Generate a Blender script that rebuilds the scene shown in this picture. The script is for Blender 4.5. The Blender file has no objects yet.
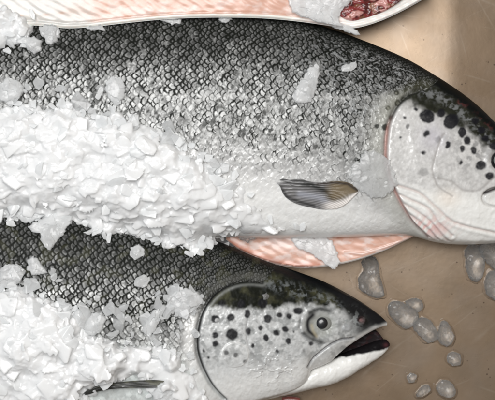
import bpy, bmesh, math, random
import numpy as np
random.seed(7); rng = np.random.default_rng(11)
S = 0.001                      # everything is laid out in millimetres and stored in metres
D = 1600.0                     # camera height above the tray, mm
CX, CY = 247.5, 200.0
scene = bpy.context.scene
col = scene.collection

# ------------------------------------------------------------------ numeric helpers
def sm(a, b, x):
    t = np.clip((x-a)/(b-a), 0, 1); return t*t*(3-2*t)
def h2(ix, iy, seed):
    n = (ix.astype(np.int64)*374761393 + iy.astype(np.int64)*668265263 + seed*1274126177) & 0xffffffff
    n = ((n ^ (n >> 13))*1274126177) & 0xffffffff
    n = ((n ^ (n >> 15))*2246822519) & 0xffffffff
    return ((n ^ (n >> 16)) & 0xffffff)/float(0xffffff)
def vn(x, y, seed=0):
    ix = np.floor(x); iy = np.floor(y); fx = x-ix; fy = y-iy
    fx = fx*fx*(3-2*fx); fy = fy*fy*(3-2*fy)
    a = h2(ix, iy, seed); b = h2(ix+1, iy, seed); c = h2(ix, iy+1, seed); d = h2(ix+1, iy+1, seed)
    return (a*(1-fx)+b*fx)*(1-fy)+(c*(1-fx)+d*fx)*fy
def fbm(x, y, seed=0, o=4):
    s = 0; a = .5; t = 0
    for k in range(o):
        ca, sa = math.cos(.6+1.3*k), math.sin(.6+1.3*k)
        s = s+a*vn((x*ca-y*sa)*2**k+k*17.3, (x*sa+y*ca)*2**k-k*9.1, seed+k); t += a; a *= .5
    return s/t
def voro(x, y, seed=0, j=.9):
    ix = np.floor(x); iy = np.floor(y)
    f1 = np.full(x.shape, 9.); f2 = f1.copy(); idv = f1*0; ox = f1*0; oy = f1*0
    for dx in (-1, 0, 1):
        for dy in (-1, 0, 1):
            cx = ix+dx; cy = iy+dy
            px = cx+.5+(h2(cx, cy, seed)-.5)*j; py = cy+.5+(h2(cx, cy, seed+5)-.5)*j
            d = np.hypot(x-px, y-py); m = d < f1
            f2 = np.where(m, f1, np.minimum(f2, d)); idv = np.where(m, h2(cx, cy, seed+9), idv)
            ox = np.where(m, x-px, ox); oy = np.where(m, y-py, oy); f1 = np.where(m, d, f1)
    return f1, f2, idv, ox, oy
def seg(px, py, pts):
    """distance to a polyline"""
    best = np.full(px.shape, 1e9)
    for (x0, y0), (x1, y1) in zip(pts[:-1], pts[1:]):
        dx, dy = x1-x0, y1-y0; L = dx*dx+dy*dy+1e-9
        t = np.clip(((px-x0)*dx+(py-y0)*dy)/L, 0, 1)
        best = np.minimum(best, np.hypot(px-x0-t*dx, py-y0-t*dy))
    return best
def spline(pts, n=14):
    P = [np.array(p, float) for p in pts]; P = [2*P[0]-P[1]]+P+[2*P[-1]-P[-2]]; out = []
    for i in range(1, len(P)-2):
        for k in range(n):
            t = k/n; a, b, c, d = P[i-1:i+3]
            out.append(.5*((2*b)+(-a+c)*t+(2*a-5*b+4*c-d)*t*t+(-a+3*b-3*c+d)*t**3))
    out.append(P[-2]); return [tuple(p) for p in out]
def curve(pts):
    """smooth monotone-x interpolation"""
    q = spline(pts, 12); xs = np.array([p[0] for p in q]); ys = np.array([p[1] for p in q])
    o = np.argsort(xs, kind='stable'); xs, ys = xs[o], ys[o]
    return lambda x: np.interp(x, xs, ys)
def inside(px, py, poly):
    r = np.zeros(px.shape, bool); n = len(poly)
    for i in range(n):
        x0, y0 = poly[i]; x1, y1 = poly[(i+1) % n]
        if y0 == y1: continue
        c = ((y0 > py) != (y1 > py)) & (px < (x1-x0)*(py-y0)/(y1-y0)+x0); r ^= c
    return r
def sdf(px, py, poly):
    d = seg(px, py, list(poly)+[poly[0]]); return np.where(inside(px, py, poly), d, -d)
def to_world(px, py, z):       # a photo position known to lie at height z
    k = (D-z)/D; return (px-CX)*k, (CY-py)*k
def to_photo(x, y, z):
    k = D/(D-z); return x*k+CX, CY-y*k
def mixc(a, b, t):
    return a*(1-t[..., None])+np.asarray(b, float)*t[..., None]
def C3(*c): return np.array(c, float)

# ------------------------------------------------------------------ object helpers
def link(o, parent=None):
    col.objects.link(o)
    if parent is not None: o.parent = parent
    return o
def tag(o, label=None, cat=None, group=None, kind=None):
    if label: o['label'] = label
    if cat: o['category'] = cat
    if group: o['group'] = group
    if kind: o['kind'] = kind
    return o
def empty(name, x, y, z=0):
    o = bpy.data.objects.new(name, None); o.location = (x*S, y*S, z*S); o.empty_display_size = .01
    return link(o)
def mesh_np(name, V, F, mat, parent=None, cols=None, smooth=True, extra=None):
    """V (n,3) mm in world space; F list of quads/tris array; stored relative to the parent's origin"""
    V = np.asarray(V, float)*S
    q = parent
    while q is not None: V = V-np.array(q.location); q = q.parent
    me = bpy.data.meshes.new(name)
    F = np.asarray(F)
    if F.ndim == 2:
        k = F.shape[1]; me.vertices.add(len(V)); me.vertices.foreach_set('co', V.astype(np.float32).ravel())
        me.loops.add(F.size); me.loops.foreach_set('vertex_index', F.astype(np.int32).ravel())
        me.polygons.add(len(F)); me.polygons.foreach_set('loop_start', np.arange(0, F.size, k, dtype=np.int32))
        me.update(calc_edges=True)
    if cols is not None:
        a = me.color_attributes.new('tint', 'FLOAT_COLOR', 'POINT')
        c = np.ones((len(V), 4), np.float32); c[:, :3] = np.clip(cols, 0, 1); a.data.foreach_set('color', c.ravel())
    for nm, arr in (extra or {}).items():
        a = me.attributes.new(nm, 'FLOAT', 'POINT'); a.data.foreach_set('value', arr.astype(np.float32).ravel())
    me.validate(); me.polygons.foreach_set('use_smooth', [smooth]*len(me.polygons))
    me.materials.append(mat)
    return link(bpy.data.objects.new(name, me), parent)
def grid_faces(nu, nv, wrap=False):
    i = np.arange(nu-1)[:, None]; j = np.arange(nv if wrap else nv-1)[None, :]; j2 = (j+1) % nv
    return np.stack([i*nv+j, (i+1)*nv+j, (i+1)*nv+j2, i*nv+j2], -1).reshape(-1, 4)
def gnormal(P):
    du = np.gradient(P, axis=0); dv = np.gradient(P, axis=1); n = np.cross(du, dv)
    n /= np.linalg.norm(n, axis=-1, keepdims=True)+1e-12
    return n

# ------------------------------------------------------------------ materials
def new_mat(name):
    m = bpy.data.materials.new(name); m.use_nodes = True
    return m, m.node_tree, m.node_tree.nodes['Principled BSDF']
def noise_bump(nt, b, scale, dist, strength=1., detail=3):
    tc = nt.nodes.new('ShaderNodeTexCoord'); n = nt.nodes.new('ShaderNodeTexNoise')
    n.inputs['Scale'].default_value = scale; n.inputs['Detail'].default_value = detail
    nt.links.new(tc.outputs['Object'], n.inputs['Vector'])
    bp = nt.nodes.new('ShaderNodeBump'); bp.inputs['Distance'].default_value = dist; bp.inputs['Strength'].default_value = strength
    nt.links.new(n.outputs['Fac'], bp.inputs['Height']); nt.links.new(bp.outputs['Normal'], b.inputs['Normal'])
    return n
def skin_mat(name, rough=.38, coat=.35, sss=0., bump=.00035, bscale=420, spec=.4, metal=None):
    m, nt, b = new_mat(name)
    a = nt.nodes.new('ShaderNodeAttribute'); a.attribute_name = 'tint'
    nt.links.new(a.outputs['Color'], b.inputs['Base Color'])
    b.inputs['Roughness'].default_value = rough
    b.inputs['Coat Weight'].default_value = coat; b.inputs['Coat Roughness'].default_value = .22
    b.inputs['Specular IOR Level'].default_value = spec
    if sss:
        b.inputs['Subsurface Weight'].default_value = sss; b.inputs['Subsurface Scale'].default_value = .003
        b.inputs['Subsurface Radius'].default_value = (1., .6, .5)
    noise_bump(nt, b, bscale, bump*.3)
    if metal:
        wt = nt.nodes.new('ShaderNodeAttribute'); wt.attribute_name = 'wet'; nt.links.new(wt.outputs['Fac'], b.inputs['Coat Weight'])
        b.inputs['Coat Roughness'].default_value = .16
        g = nt.nodes.new('ShaderNodeAttribute'); g.attribute_name = 'silver'
        k = nt.nodes.new('ShaderNodeMath'); k.operation = 'MULTIPLY'; k.inputs[1].default_value = metal
        nt.links.new(g.outputs['Fac'], k.inputs[0]); nt.links.new(k.outputs[0], b.inputs['Metallic'])
    return m
M_skin = skin_mat('salmon_skin', rough=.40, coat=.05, metal=.22, spec=.06)
M_dark = skin_mat('mouth_skin', rough=.6, coat=0, bump=.0003, spec=.05)
M_flesh = skin_mat('salmon_flesh', rough=.38, coat=.7, sss=.5, bump=.0004, bscale=500)
M_fin = skin_mat('fin_membrane', rough=.4, coat=.4, bump=.0002)
M_gill = skin_mat('gill_tissue', rough=.3, coat=.6, sss=.3, bump=.0008, bscale=350)
def plain(name, c, rough, coat=0, **k):
    m, nt, b = new_mat(name); b.inputs['Base Color'].default_value = (*c, 1); b.inputs['Roughness'].default_value = rough
    b.inputs['Coat Weight'].default_value = coat
    n = noise_bump(nt, b, 300, .0002)
    mx = nt.nodes.new('ShaderNodeMixRGB'); mx.inputs[1].default_value = (*[v*.75 for v in c], 1); mx.inputs[2].default_value = (*c, 1)
    nt.links.new(n.outputs['Fac'], mx.inputs[0]); nt.links.new(mx.outputs[0], b.inputs['Base Color'])
    return m
M_tooth = plain('tooth', (.25, .24, .21), .3)
M_iris = plain('iris', (.27, .28, .265), .2, .9)
M_pupil = plain('pupil', (.008, .009, .012), .3, .6)
def ice_mat(name, trans, sss, rough, base=(.93, .95, .965), scale=.004, bump=.0006):
    m, nt, b = new_mat(name)
    b.inputs['Base Color'].default_value = (*base, 1); b.inputs['Roughness'].default_value = rough
    b.inputs['Coat Weight'].default_value = .4; b.inputs['Coat Roughness'].default_value = .08
    b.inputs['IOR'].default_value = 1.31; b.inputs['Transmission Weight'].default_value = trans
    b.inputs['Subsurface Weight'].default_value = sss; b.inputs['Subsurface Scale'].default_value = scale
    b.inputs['Subsurface Radius'].default_value = (1, 1, 1)
    n = noise_bump(nt, b, 260, bump, detail=4)
    # cloudy white cores inside clearer ice
    n2 = nt.nodes.new('ShaderNodeTexNoise'); n2.inputs['Scale'].default_value = 70; n2.inputs['Detail'].default_value = 3
    tc = nt.nodes.new('ShaderNodeTexCoord'); nt.links.new(tc.outputs['Object'], n2.inputs['Vector'])
    mr = nt.nodes.new('ShaderNodeMapRange'); mr.inputs['From Min'].default_value = .35; mr.inputs['From Max'].default_value = .65
    mr.inputs['To Min'].default_value = max(0, trans-.15); mr.inputs['To Max'].default_value = min(1, trans+.15)
    nt.links.new(n2.outputs['Fac'], mr.inputs['Value'])
    if trans > 0: nt.links.new(mr.outputs[0], b.inputs['Transmission Weight'])
    return m
M_ice = ice_mat('crushed_ice', 0, .55, .22, base=(.83, .84, .845), scale=.014, bump=.0002)
M_clear = ice_mat('melting_ice', .80, .9, .12, base=(.96, .965, .97), scale=.006, bump=.0003)

def flake_mat(name, trans, tl, base=.93, rough=.22):
    """frosted chip: clear ice with a cloudy, light-passing body"""
    m, nt, b = new_mat(name)
    b.inputs['Base Color'].default_value = (base, base+.01, base+.015, 1); b.inputs['Roughness'].default_value = rough
    b.inputs['IOR'].default_value = 1.31; b.inputs['Transmission Weight'].default_value = trans
    b.inputs['Coat Weight'].default_value = .4; b.inputs['Coat Roughness'].default_value = .08
    noise_bump(nt, b, 260, .0003, detail=4)
    t = nt.nodes.new('ShaderNodeBsdfTranslucent'); t.inputs['Color'].default_value = (base, base+.01, base+.015, 1)
    mx = nt.nodes.new('ShaderNodeMixShader'); mx.inputs[0].default_value = tl
    tc = nt.nodes.new('ShaderNodeTexCoord'); cl = nt.nodes.new('ShaderNodeTexNoise'); cl.inputs['Scale'].default_value = 130; cl.inputs['Detail'].default_value = 3
    nt.links.new(tc.outputs['Object'], cl.inputs['Vector'])
    mp = nt.nodes.new('ShaderNodeMapRange'); mp.inputs['From Min'].default_value = .38; mp.inputs['From Max'].default_value = .64
    mp.inputs['To Min'].default_value = tl*(.15 if trans > .7 else .75); mp.inputs['To Max'].default_value = tl*(1.5 if trans > .7 else 1.25)
    nt.links.new(cl.outputs['Fac'], mp.inputs['Value']); nt.links.new(mp.outputs[0], mx.inputs[0])
    nt.links.new(b.outputs[0], mx.inputs[1]); nt.links.new(t.outputs[0], mx.inputs[2])
    nt.links.new(mx.outputs[0], nt.nodes['Material Output'].inputs['Surface']); return m
M_flake = flake_mat('ice_flake', .30, .35)
M_crystal = flake_mat('ice_crystal', .18, .42, base=.95, rough=.15)
M_melt = flake_mat('melting_ice', .90, .34, base=.98, rough=.05)
M_slush = flake_mat('thin_slush', .60, .25)

def water_mat():
    """a film of water a fraction of a millimetre thick: see-through, with a glossy skin"""
    m, nt, b = new_mat('meltwater'); nt.nodes.remove(b)
    t = nt.nodes.new('ShaderNodeBsdfTransparent'); g = nt.nodes.new('ShaderNodeBsdfGlossy'); g.inputs['Roughness'].default_value = .05
    t.inputs['Color'].default_value = (.99, .985, .98, 1)
    f = nt.nodes.new('ShaderNodeFresnel'); f.inputs['IOR'].default_value = 1.33; mx = nt.nodes.new('ShaderNodeMixShader')
    nt.links.new(f.outputs[0], mx.inputs[0]); nt.links.new(t.outputs[0], mx.inputs[1]); nt.links.new(g.outputs[0], mx.inputs[2])
    nt.links.new(mx.outputs[0], nt.nodes['Material Output'].inputs['Surface']); return m
M_water = water_mat()

def tray_mat():
    m, nt, b = new_mat('worn_steel'); N = nt.nodes; L = nt.links
    tc = N.new('ShaderNodeTexCoord')
    def noise(s, d=4, sc=(1, 1, 1), rot=0, dist=0):
        mp = N.new('ShaderNodeMapping'); mp.vector_type = 'TEXTURE'; mp.inputs['Scale'].default_value = tuple(1/v for v in sc); mp.inputs['Rotation'].default_value = (0, 0, rot)
        n = N.new('ShaderNodeTexNoise'); n.inputs['Scale'].default_value = s; n.inputs['Detail'].default_value = d; n.inputs['Distortion'].default_value = dist
        L.new(tc.outputs['Object'], mp.inputs['Vector']); L.new(mp.outputs[0], n.inputs['Vector']); return n
    def ramp(src, *st):
        r = N.new('ShaderNodeValToRGB'); e = r.color_ramp.elements
        while len(e) < len(st): e.new(.5)
        for k, (p, c) in enumerate(st): e[k].position = p; e[k].color = (*c, 1)
        L.new(src, r.inputs[0]); return r
    def mix(a, b_, f, mode='MIX'):
        x = N.new('ShaderNodeMixRGB'); x.blend_type = mode
        for i, v in ((1, a), (2, b_), (0, f)):
            if hasattr(v, 'is_linked') or hasattr(v, 'links'): L.new(v, x.inputs[i])
            elif isinstance(v, tuple): x.inputs[i].default_value = (*v, 1)
            else: x.inputs[i].default_value = v
        return x.outputs[0]
    base = ramp(noise(7, 5).outputs['Fac'], (.3, (.180, .124, .078)), (.7, (.25, .184, .124))).outputs[0]
    film = ramp(noise(24, 6, dist=.6).outputs['Fac'], (.42, (0, 0, 0)), (.72, (1, 1, 1))).outputs[0]
    fm = N.new('ShaderNodeMath'); fm.operation = 'MULTIPLY'; fm.inputs[1].default_value = .35; L.new(film, fm.inputs[0])
    base = mix(base, (.24, .20, .165), fm.outputs[0])
    # small dark specks of grime
    vo = N.new('ShaderNodeTexVoronoi'); vo.inputs['Scale'].default_value = 170; L.new(tc.outputs['Object'], vo.inputs['Vector'])
    sp = ramp(vo.outputs['Distance'], (.10, (1, 1, 1)), (.17, (0, 0, 0))).outputs[0]
    gate = ramp(noise(55, 2).outputs['Fac'], (.56, (0, 0, 0)), (.60, (1, 1, 1))).outputs[0]
    spk = mix(sp, gate, 1., 'MULTIPLY')
    base = mix(base, (.09, .06, .04), spk)
    # scratches in several directions
    scr = None
    for k, (a, s) in enumerate(((.45, 9), (-.5, 11), (1.05, 8), (-.15, 12), (-1.2, 10), (.7, 13))):
        n = noise(s, 0, (.12, 1.0, 1), a, .1)
        r = ramp(n.outputs['Fac'], (.4975, (0, 0, 0)), (.5, (1, 1, 1)), (.5025, (0, 0, 0)))
        g = ramp(noise(16+3*k, 2, rot=k).outputs['Fac'], (.5, (0, 0, 0)), (.62, (1, 1, 1)))
        o = mix(r.outputs[0], g.outputs[0], 1., 'MULTIPLY'); scr = o if scr is None else mix(scr, o, 1., 'LIGHTEN')
    sf = N.new('ShaderNodeMath'); sf.operation = 'MULTIPLY'; sf.inputs[1].default_value = .16; L.new(scr, sf.inputs[0])
    base = mix(base, (.42, .37, .31), sf.outputs[0])
    L.new(base, b.inputs['Base Color'])
    b.inputs['Metallic'].default_value = .52
    r = N.new('ShaderNodeMapRange'); r.inputs['To Min'].default_value = .20; r.inputs['To Max'].default_value = .36
    L.new(noise(30, 5).outputs['Fac'], r.inputs['Value']); L.new(r.outputs[0], b.inputs['Roughness'])
    bp = N.new('ShaderNodeBump'); bp.inputs['Distance'].default_value = .0001; bp.inputs['Strength'].default_value = .5
    ad = N.new('ShaderNodeMath'); ad.operation = 'ADD'; L.new(noise(180, 3).outputs['Fac'], ad.inputs[0]); ad.inputs[1].default_value = 0
    L.new(ad.outputs[0], bp.inputs['Height']); L.new(bp.outputs['Normal'], b.inputs['Normal'])
    return m
M_tray = tray_mat()
M_counter = plain('counter_stone', (.12, .12, .12), .6)

# ------------------------------------------------------------------ the tray
tray = empty('steel_tray', 0, 0)
tag(tray, 'brown tinged worn steel tray with fine scratches under the salmon and ice', 'tray')
xs = np.concatenate([[-620, -600, -596], np.linspace(-560, 560, 140), [596, 600, 620]])
ys = np.concatenate([[-420, -400, -396], np.linspace(-370, 370, 90), [396, 400, 420]])
Xg, Yg = np.meshgrid(xs, ys, indexing='ij')
Z = np.zeros_like(Xg)
rim = (np.abs(Xg) > 598) | (np.abs(Yg) > 398)
Z += 1.1*(fbm(Xg/160, Yg/160, 3, 2)-.5)-1.0
Z -= np.clip(Xg-203, 0, 70)*.07*sm(-80, 60, Yg)  # slight bend added so the right side of the pan reflects darker
Z[rim] = 30
V = np.stack([Xg, Yg, Z], -1).reshape(-1, 3)
F = grid_faces(len(xs), len(ys))
n0 = len(V); V2 = V.copy(); V2[:, 2] -= 2
mesh_np('tray_pan', np.vstack([V, V2]), np.vstack([F, F[:, ::-1]+n0]), M_tray, tray)
ct = mesh_np('counter', [[-3000, -3000, -5], [3000, -3000, -5], [3000, 3000, -5], [-3000, 3000, -5]], [[0, 1, 2, 3]], M_counter)
tag(ct, kind='structure')

# ------------------------------------------------------------------ salmon bodies
class Body: pass
def make_body(T, B, th, zc, xt, p=2.2, zk=None):
    """T, B: outline curves in photo px; th, zc: half thickness and mid height (mm) over px x"""
    b = Body(); b.T, b.B, b.th, b.zc, b.p = curve(T), curve(B), curve(th), curve(zc), p; b.x0, b.x1 = xt
    return b
def section(b, px, ph):
    """surface point for station px (photo x) and section angle ph (0 back .. pi belly)"""
    zc = b.zc(px); th = b.th(px)
    xw, yt = to_world(px, b.T(px), zc); _, yb = to_world(px, b.B(px), zc)
    c = np.cos(ph); y = (yt+yb)/2+(yt-yb)/2*c
    z = zc+th*np.clip(1-np.abs(c)**b.p, 0, 1)**(1/b.p)*np.sign(np.sin(ph)+1e-9)
    return xw+0*y, y, z
def height(b, X, Y):
    px = X/(1-b.zc(X+CX)/D)+CX; zc = b.zc(px); th = b.th(px)
    _, yt = to_world(px, b.T(px), zc); _, yb = to_world(px, b.B(px), zc)
    c = (Y-(yt+yb)/2)/((yt-yb)/2+1e-6)
    z = zc+th*np.clip(1-np.abs(c)**b.p, 0, 1)**(1/b.p)
    return np.where((np.abs(c) < 1) & (px > b.x0) & (px < b.x1), z, 0)

upper = make_body(
    T=[(-420, 100), (-330, 95), (-230, 62), (-100, 20), (0, 8), (100, 6), (200, 8), (280, 14), (330, 29), (360, 39.5), (400, 56), (430, 72.5), (460, 92), (480, 108), (495, 123), (515, 145), (535, 170), (550, 195), (556, 212)],
    B=[(-420, 165), (-330, 152), (-230, 172), (-100, 196), (0, 210), (100, 225), (200, 236), (300, 238), (350, 237), (395, 235), (412, 236), (435, 242), (460, 244.5), (495, 243), (525, 238), (545, 229), (556, 219)],
    th=[(-420, 6), (-330, 12), (-200, 28), (0, 44), (150, 48), (300, 46), (400, 42), (450, 36), (500, 27), (540, 15), (556, 5)],
    zc=[(-420, 30), (-200, 40), (0, 46), (300, 46), (400, 42), (500, 34), (556, 26)], xt=(-420, 556))
lower = make_body(
    T=[(-420, 190), (-320, 185), (-220, 170), (-100, 175), (0, 190), (60, 198), (120, 210), (180, 229), (220, 242), (250, 254.5), (275, 264), (300, 272.5), (325, 282), (350, 295), (368, 306.5), (380, 315.5), (386.5, 322)],
    B=[(-420, 260), (-320, 255), (-220, 320), (-100, 370), (0, 410), (80, 428), (150, 425), (200, 416), (240, 406), (262, 400), (290, 392), (303, 384), (309, 371.5), (318, 367), (328, 362), (336, 354.5), (348, 344.5), (364, 334.5), (378, 327.5), (386.5, 325)],
    th=[(-420, 6), (-320, 12), (-200, 25), (0, 40), (100, 42), (200, 38), (260, 33), (320, 24), (360, 15), (380, 8), (386.5, 3)],
    zc=[(-420, 30), (-200, 36), (0, 42), (100, 42), (200, 39), (260, 36), (320, 31), (386.5, 24)], xt=(-420, 386.5))
far = make_body(
    T=[(-300, -90), (-100, -150), (100, -175), (300, -165), (420, -130), (480, -90), (520, -50)],
    B=[(-300, -20), (-100, 0), (60, 4), (200, -3), (300, -6), (400, -14), (450, -25), (500, -40), (520, -46)],
    th=[(-300, 12), (-100, 30), (100, 38), (300, 36), (420, 28), (520, 6)],
    zc=[(-300, 30), (100, 42), (400, 38), (520, 28)], xt=(-300, 520))

def scales(s, t, a, bb, seed):
    """roof-tiled scales, free edges towards the tail (-s). returns edge darkness, ramp, id"""
    j0 = np.floor(t/bb+.5)
    bs = np.full(s.shape, -1e9); e = np.zeros(s.shape); rp = e.copy(); idv = e.copy(); sd = e.copy()
    for dj in (-2, -1, 0, 1, 2):
        j = j0+dj; off = .5*(j % 2)
        for di in (-1, 0, 1, 2):
            i = np.floor(s/a-off+.5)+di
            jx = (h2(i, j, seed)-.5)*.46; jy = (h2(i, j, seed+3)-.5)*.4
            cx = (i+off+jx)*a; cy = (j+jy)*bb
            dx = (s-cx)/(a*.98); dy = (t-cy)/(bb*1.28)
            r = np.sqrt(dx*dx+dy*dy); m = (r < 1) & (cx > bs)
            bs = np.where(m, cx, bs); e = np.where(m, 1-r, e); rp = np.where(m, -dx, rp); sd = np.where(m, dy, sd)
            idv = np.where(m, h2(i, j, seed+7), idv)
    return e, rp, idv, sd

def build_body(b, parent, stations, nphi, paint, name='body'):
    px = np.asarray(stations, float)
    nl = 26
    ph = np.concatenate([np.linspace(0, math.pi, nphi), math.pi+np.linspace(0, math.pi, nl+2)[1:-1]])
    PX, PH = np.meshgrid(px, ph, indexing='ij')
    X, Y, Zz = section(b, PX, PH)
    lo = PH > math.pi; Zz = np.where(lo, np.maximum(Zz, 1.0), Zz)
    P = np.stack([X, Y, Zz], -1); N = gnormal(P)
    flip = np.sign(np.mean(N[:, :nphi, 2])); N *= flip
    # surface coordinates in mm
    dv = np.linalg.norm(np.diff(P, axis=1), axis=-1); t = np.concatenate([np.zeros((len(px), 1)), np.cumsum(dv, 1)], 1)
    s = X
    qx, qy = to_photo(X, Y, Zz)
    v = (1-np.cos(PH))/2
    disp, cols, silver = paint(qx, qy, s, t, v)
    up = (~lo)*1.0; disp = disp*up
    P = P+N*disp[..., None]
    F = grid_faces(len(px), len(ph), True)
    if flip < 0: F = F[:, ::-1]
    # end caps
    V = P.reshape(-1, 3); nv = len(ph); n = len(V)
    caps = []
    V = np.vstack([V, P[0].mean(0), P[-1].mean(0)])
    for i, row, c in ((0, 0, n), (1, len(px)-1, n+1)):
        q = row*nv+np.arange(nv); q2 = row*nv+(np.arange(nv)+1) % nv
        caps.append(np.stack([q, q2, np.full(nv, c), np.full(nv, c)], -1))
    me_cols = np.vstack([cols.reshape(-1, 3), cols[0].mean(0), cols[-1].mean(0)])
    sil = np.concatenate([silver.ravel(), [0, 0]])
    # triangles written as quads would be degenerate: split the two caps out
    quads = F
    o = mesh_np(name, V, quads, M_skin, parent, me_cols, True, {'silver': sil, 'wet': np.clip(me_cols.mean(1)*1.5-.12, 0, .85)})
    bm = bmesh.new(); bm.from_mesh(o.data); bm.verts.ensure_lookup_table()
    for cp in caps:
        for f in cp:
            try: bm.faces.new([bm.verts[int(k)] for k in f[:3]]).smooth = True
            except ValueError: pass
    bm.to_mesh(o.data); bm.free()
    return o

def stations(x0, x1, fine0, fine1, d=.5):
    return np.concatenate([np.linspace(x0, fine0, 60, endpoint=False), np.arange(fine0, fine1, d), np.linspace(fine1, x1, max(6, int((x1-fine1)/2))+1)])

def spot_mask(qx, qy, spots, seed, soft=1.15):
    m = np.zeros(qx.shape)
    wx = (fbm(qx/3.2, qy/3.2, seed, 2)-.5)*1.7; wy = (fbm(qx/3.2+40, qy/3.2, seed+1, 2)-.5)*1.7
    for sp in spots:
        x, y, r = sp[:3]; asp = sp[3] if len(sp) > 3 else 1.; an = math.radians(sp[4]) if len(sp) > 4 else 0; op = sp[5] if len(sp) > 5 else 1
        dx = qx+wx-x; dy = qy+wy-y; a = dx*math.cos(an)+dy*math.sin(an); c = -dx*math.sin(an)+dy*math.cos(an)
        d = np.hypot(a/asp, c*1.)
        m = np.maximum(m, op*(1-sm(r-soft, r+soft, d)))
    return m*(.95+.05*sm(.3, .5, fbm(qx/2.5, qy/2.5, seed+6, 2)))

# ---- upper salmon paint
GILL_U = spline([(424, 90), (408, 97), (397, 109), (390, 124), (387.5, 140), (387, 158), (390, 175), (396, 190), (404, 206), (414, 222), (428, 236)])
def paint_upper(qx, qy, s, t, v):
    edge = seg(qx, qy, GILL_U)
    gx = np.interp(qy, [p[1] for p in GILL_U], [p[0] for p in GILL_U])
    sidx = np.where(qy < 92, qx-(424+(92-qy)*1.3), qx-gx)
    sign = np.where(sidx > 0, 1, -1)                       # + on the head
    sd = edge*sign
    head = sm(-1.5, 1.5, sd)
    nap = sm(345, 420, qx+(qy-80)*-.35)                     # scales shrink towards the nape
    wx = 2.6*(fbm(qx/26, qy/26, 21, 3)-.5)*2+1.1*(fbm(qx/2.6, qy/2.6, 23, 2)-.5); wy = 2.2*(fbm(qx/22+9, qy/22, 22, 3)-.5)*2+.8*(fbm(qx/2.6, qy/2.6, 24, 2)-.5)
    e, rp, idv, sdv = scales(s+wx, t+wy, 6.5, 3.3, 31)
    e2, rp2, idv2, _ = scales(s*1.5+wx*1.5, t*1.5+wy*1.5, 6.9, 3.6, 37)
    e = np.where(nap > .5, e2, e); rp = np.where(nap > .5, rp2, rp); idv = np.where(nap > .5, idv2, idv)
    n1 = fbm(qx/38, qy/20, 2, 4); n2 = fbm(qx/5, qy/5, 4, 3); n3 = fbm(qx/1.7, qy/1.7, 6, 2)
    yT = np.interp(qx, [0, 200, 300, 360, 400, 430, 460, 495, 560], [14, 14, 20, 40, 56, 73, 92, 124, 215])
    dy = qy-yT                                             # distance below the back
    k = dy+(n1-.5)*34
    dark = 1-sm(8, 108, k); dark = dark**.8
    
    shoulder = np.exp(-((sd+7)/13)**2)*sm(86, 102, qy)*(qx > 360)
    dark = dark*(1-.85*shoulder)
    # scale pigment, with silver glints painted in as bright crescents
    white = sm(105, 165, dy-(qx-200)*.04)
    light = C3(.31, .313, .308)*(1-white[..., None])+C3(.60, .60, .595)*white[..., None]
    cresc = 1.5-1.1*sm(.22, .60, e); cresc = cresc*dark+(.85+.3*sm(-.2, .7, rp))*(1-dark)
    tone = (.45+1.*idv**1.3)*dark+(.72+.5*idv)*(1-dark); tone = tone*(.68+.64*n2)*(.78+.44*n3)*cresc
    lt = light*np.clip(tone, 0, 1.35)[..., None]*(1-.12*dark[..., None]**3)
    lt = mixc(lt, light*.95, white*.8)
    dk = C3(.016, .018, .015)*np.ones(qx.shape+(1,))
    wid = .05+.28*dark+.55*(n2-.5)+.16*(idv-.5)+.04
    pig = 1-sm(wid*.6, wid+.10, e)                         # dark rim of each scale
    r2 = h2(np.floor(idv*4001), np.floor(idv*917), 5)
    some = sm(.62-.75*dark, .80-.75*dark, r2+.9*(n2-.5))        # only some scales keep a black rim on the silver flank
    pig = pig*np.clip(some*(1.-.75*white)+.5*(1-white), 0, 1)
    fleck = sm(.56, .66, fbm(s/2.0+t/7, t/3.4, 29, 2))*sm(.40, .56, fbm(qx/9, qy/7, 30, 3))*(1-white)*.75
    pig = np.maximum(pig, fleck*(1-.5*dark))
    # stray dark ticks in the silver zone
    tick = sm(.80, .9, h2(np.floor(idv*977), np.floor(idv*331), 3))*(1-sm(.10, .28, e))*(1-white)*.9
    pig = np.clip(np.maximum(pig, tick), 0, 1)
    blk = sm(.70, 1.2, dark+.6*(n2-.5)+.6*(idv-.5))*.7     # whole scales in black on the back
    pig = np.maximum(pig, blk)
    bc = mixc(lt, dk[0, 0]*0+C3(.010, .011, .009), pig)
    glint = sm(.60, .72, fbm(s/2.4+t/5, t/1.6-s/9, 33, 2))*sm(250, 380, qx)*(1-sm(60, 110, dy))*sm(4, 14, dy)  # bright glint flecks painted into the colour of back and nape
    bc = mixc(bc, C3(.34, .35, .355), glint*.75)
    # very edge of the back goes plain black
    bc = mixc(bc, C3(.007, .008, .007), (1-sm(0, 9, dy+6*(n2-.5)))*.85)
    lat = np.exp(-((qy-(96+(qx-200)*.01)-3*(n1-.5))/2.0)**2)*(qx < 385)
    bc = mixc(bc, C3(.50, .50, .49), lat*.45*sm(.35, .7, fbm(qx/5, qy/3, 19, 2)))
    # belly: plain pearly white
    bl = sm(150, 182, dy)
    bc = mixc(bc, C3(.88, .88, .865), bl*.75)
    bc = mixc(bc, C3(.50, .50, .46), .6*shoulder)
    ringsp = spot_mask(qx, qy, [(385, 127, 3.2), (377, 126, 2.4), (392, 118, 3), (398, 103, 3.6), (404, 99, 3), (411, 96, 3), (396, 93, 2.6), (405, 90, 2.5), (388, 108, 2.4), (415, 88, 2.6)], 8)
    ringin = spot_mask(qx, qy, [(398, 103, 1.7), (404.5, 99, 1.2), (388, 108, 1.2), (396, 93, 1.1)], 9, .6)
    bc = mixc(bc, C3(.015, .016, .014), ringsp*.9); bc = mixc(bc, C3(.3, .3, .26), ringin*.8)
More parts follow.
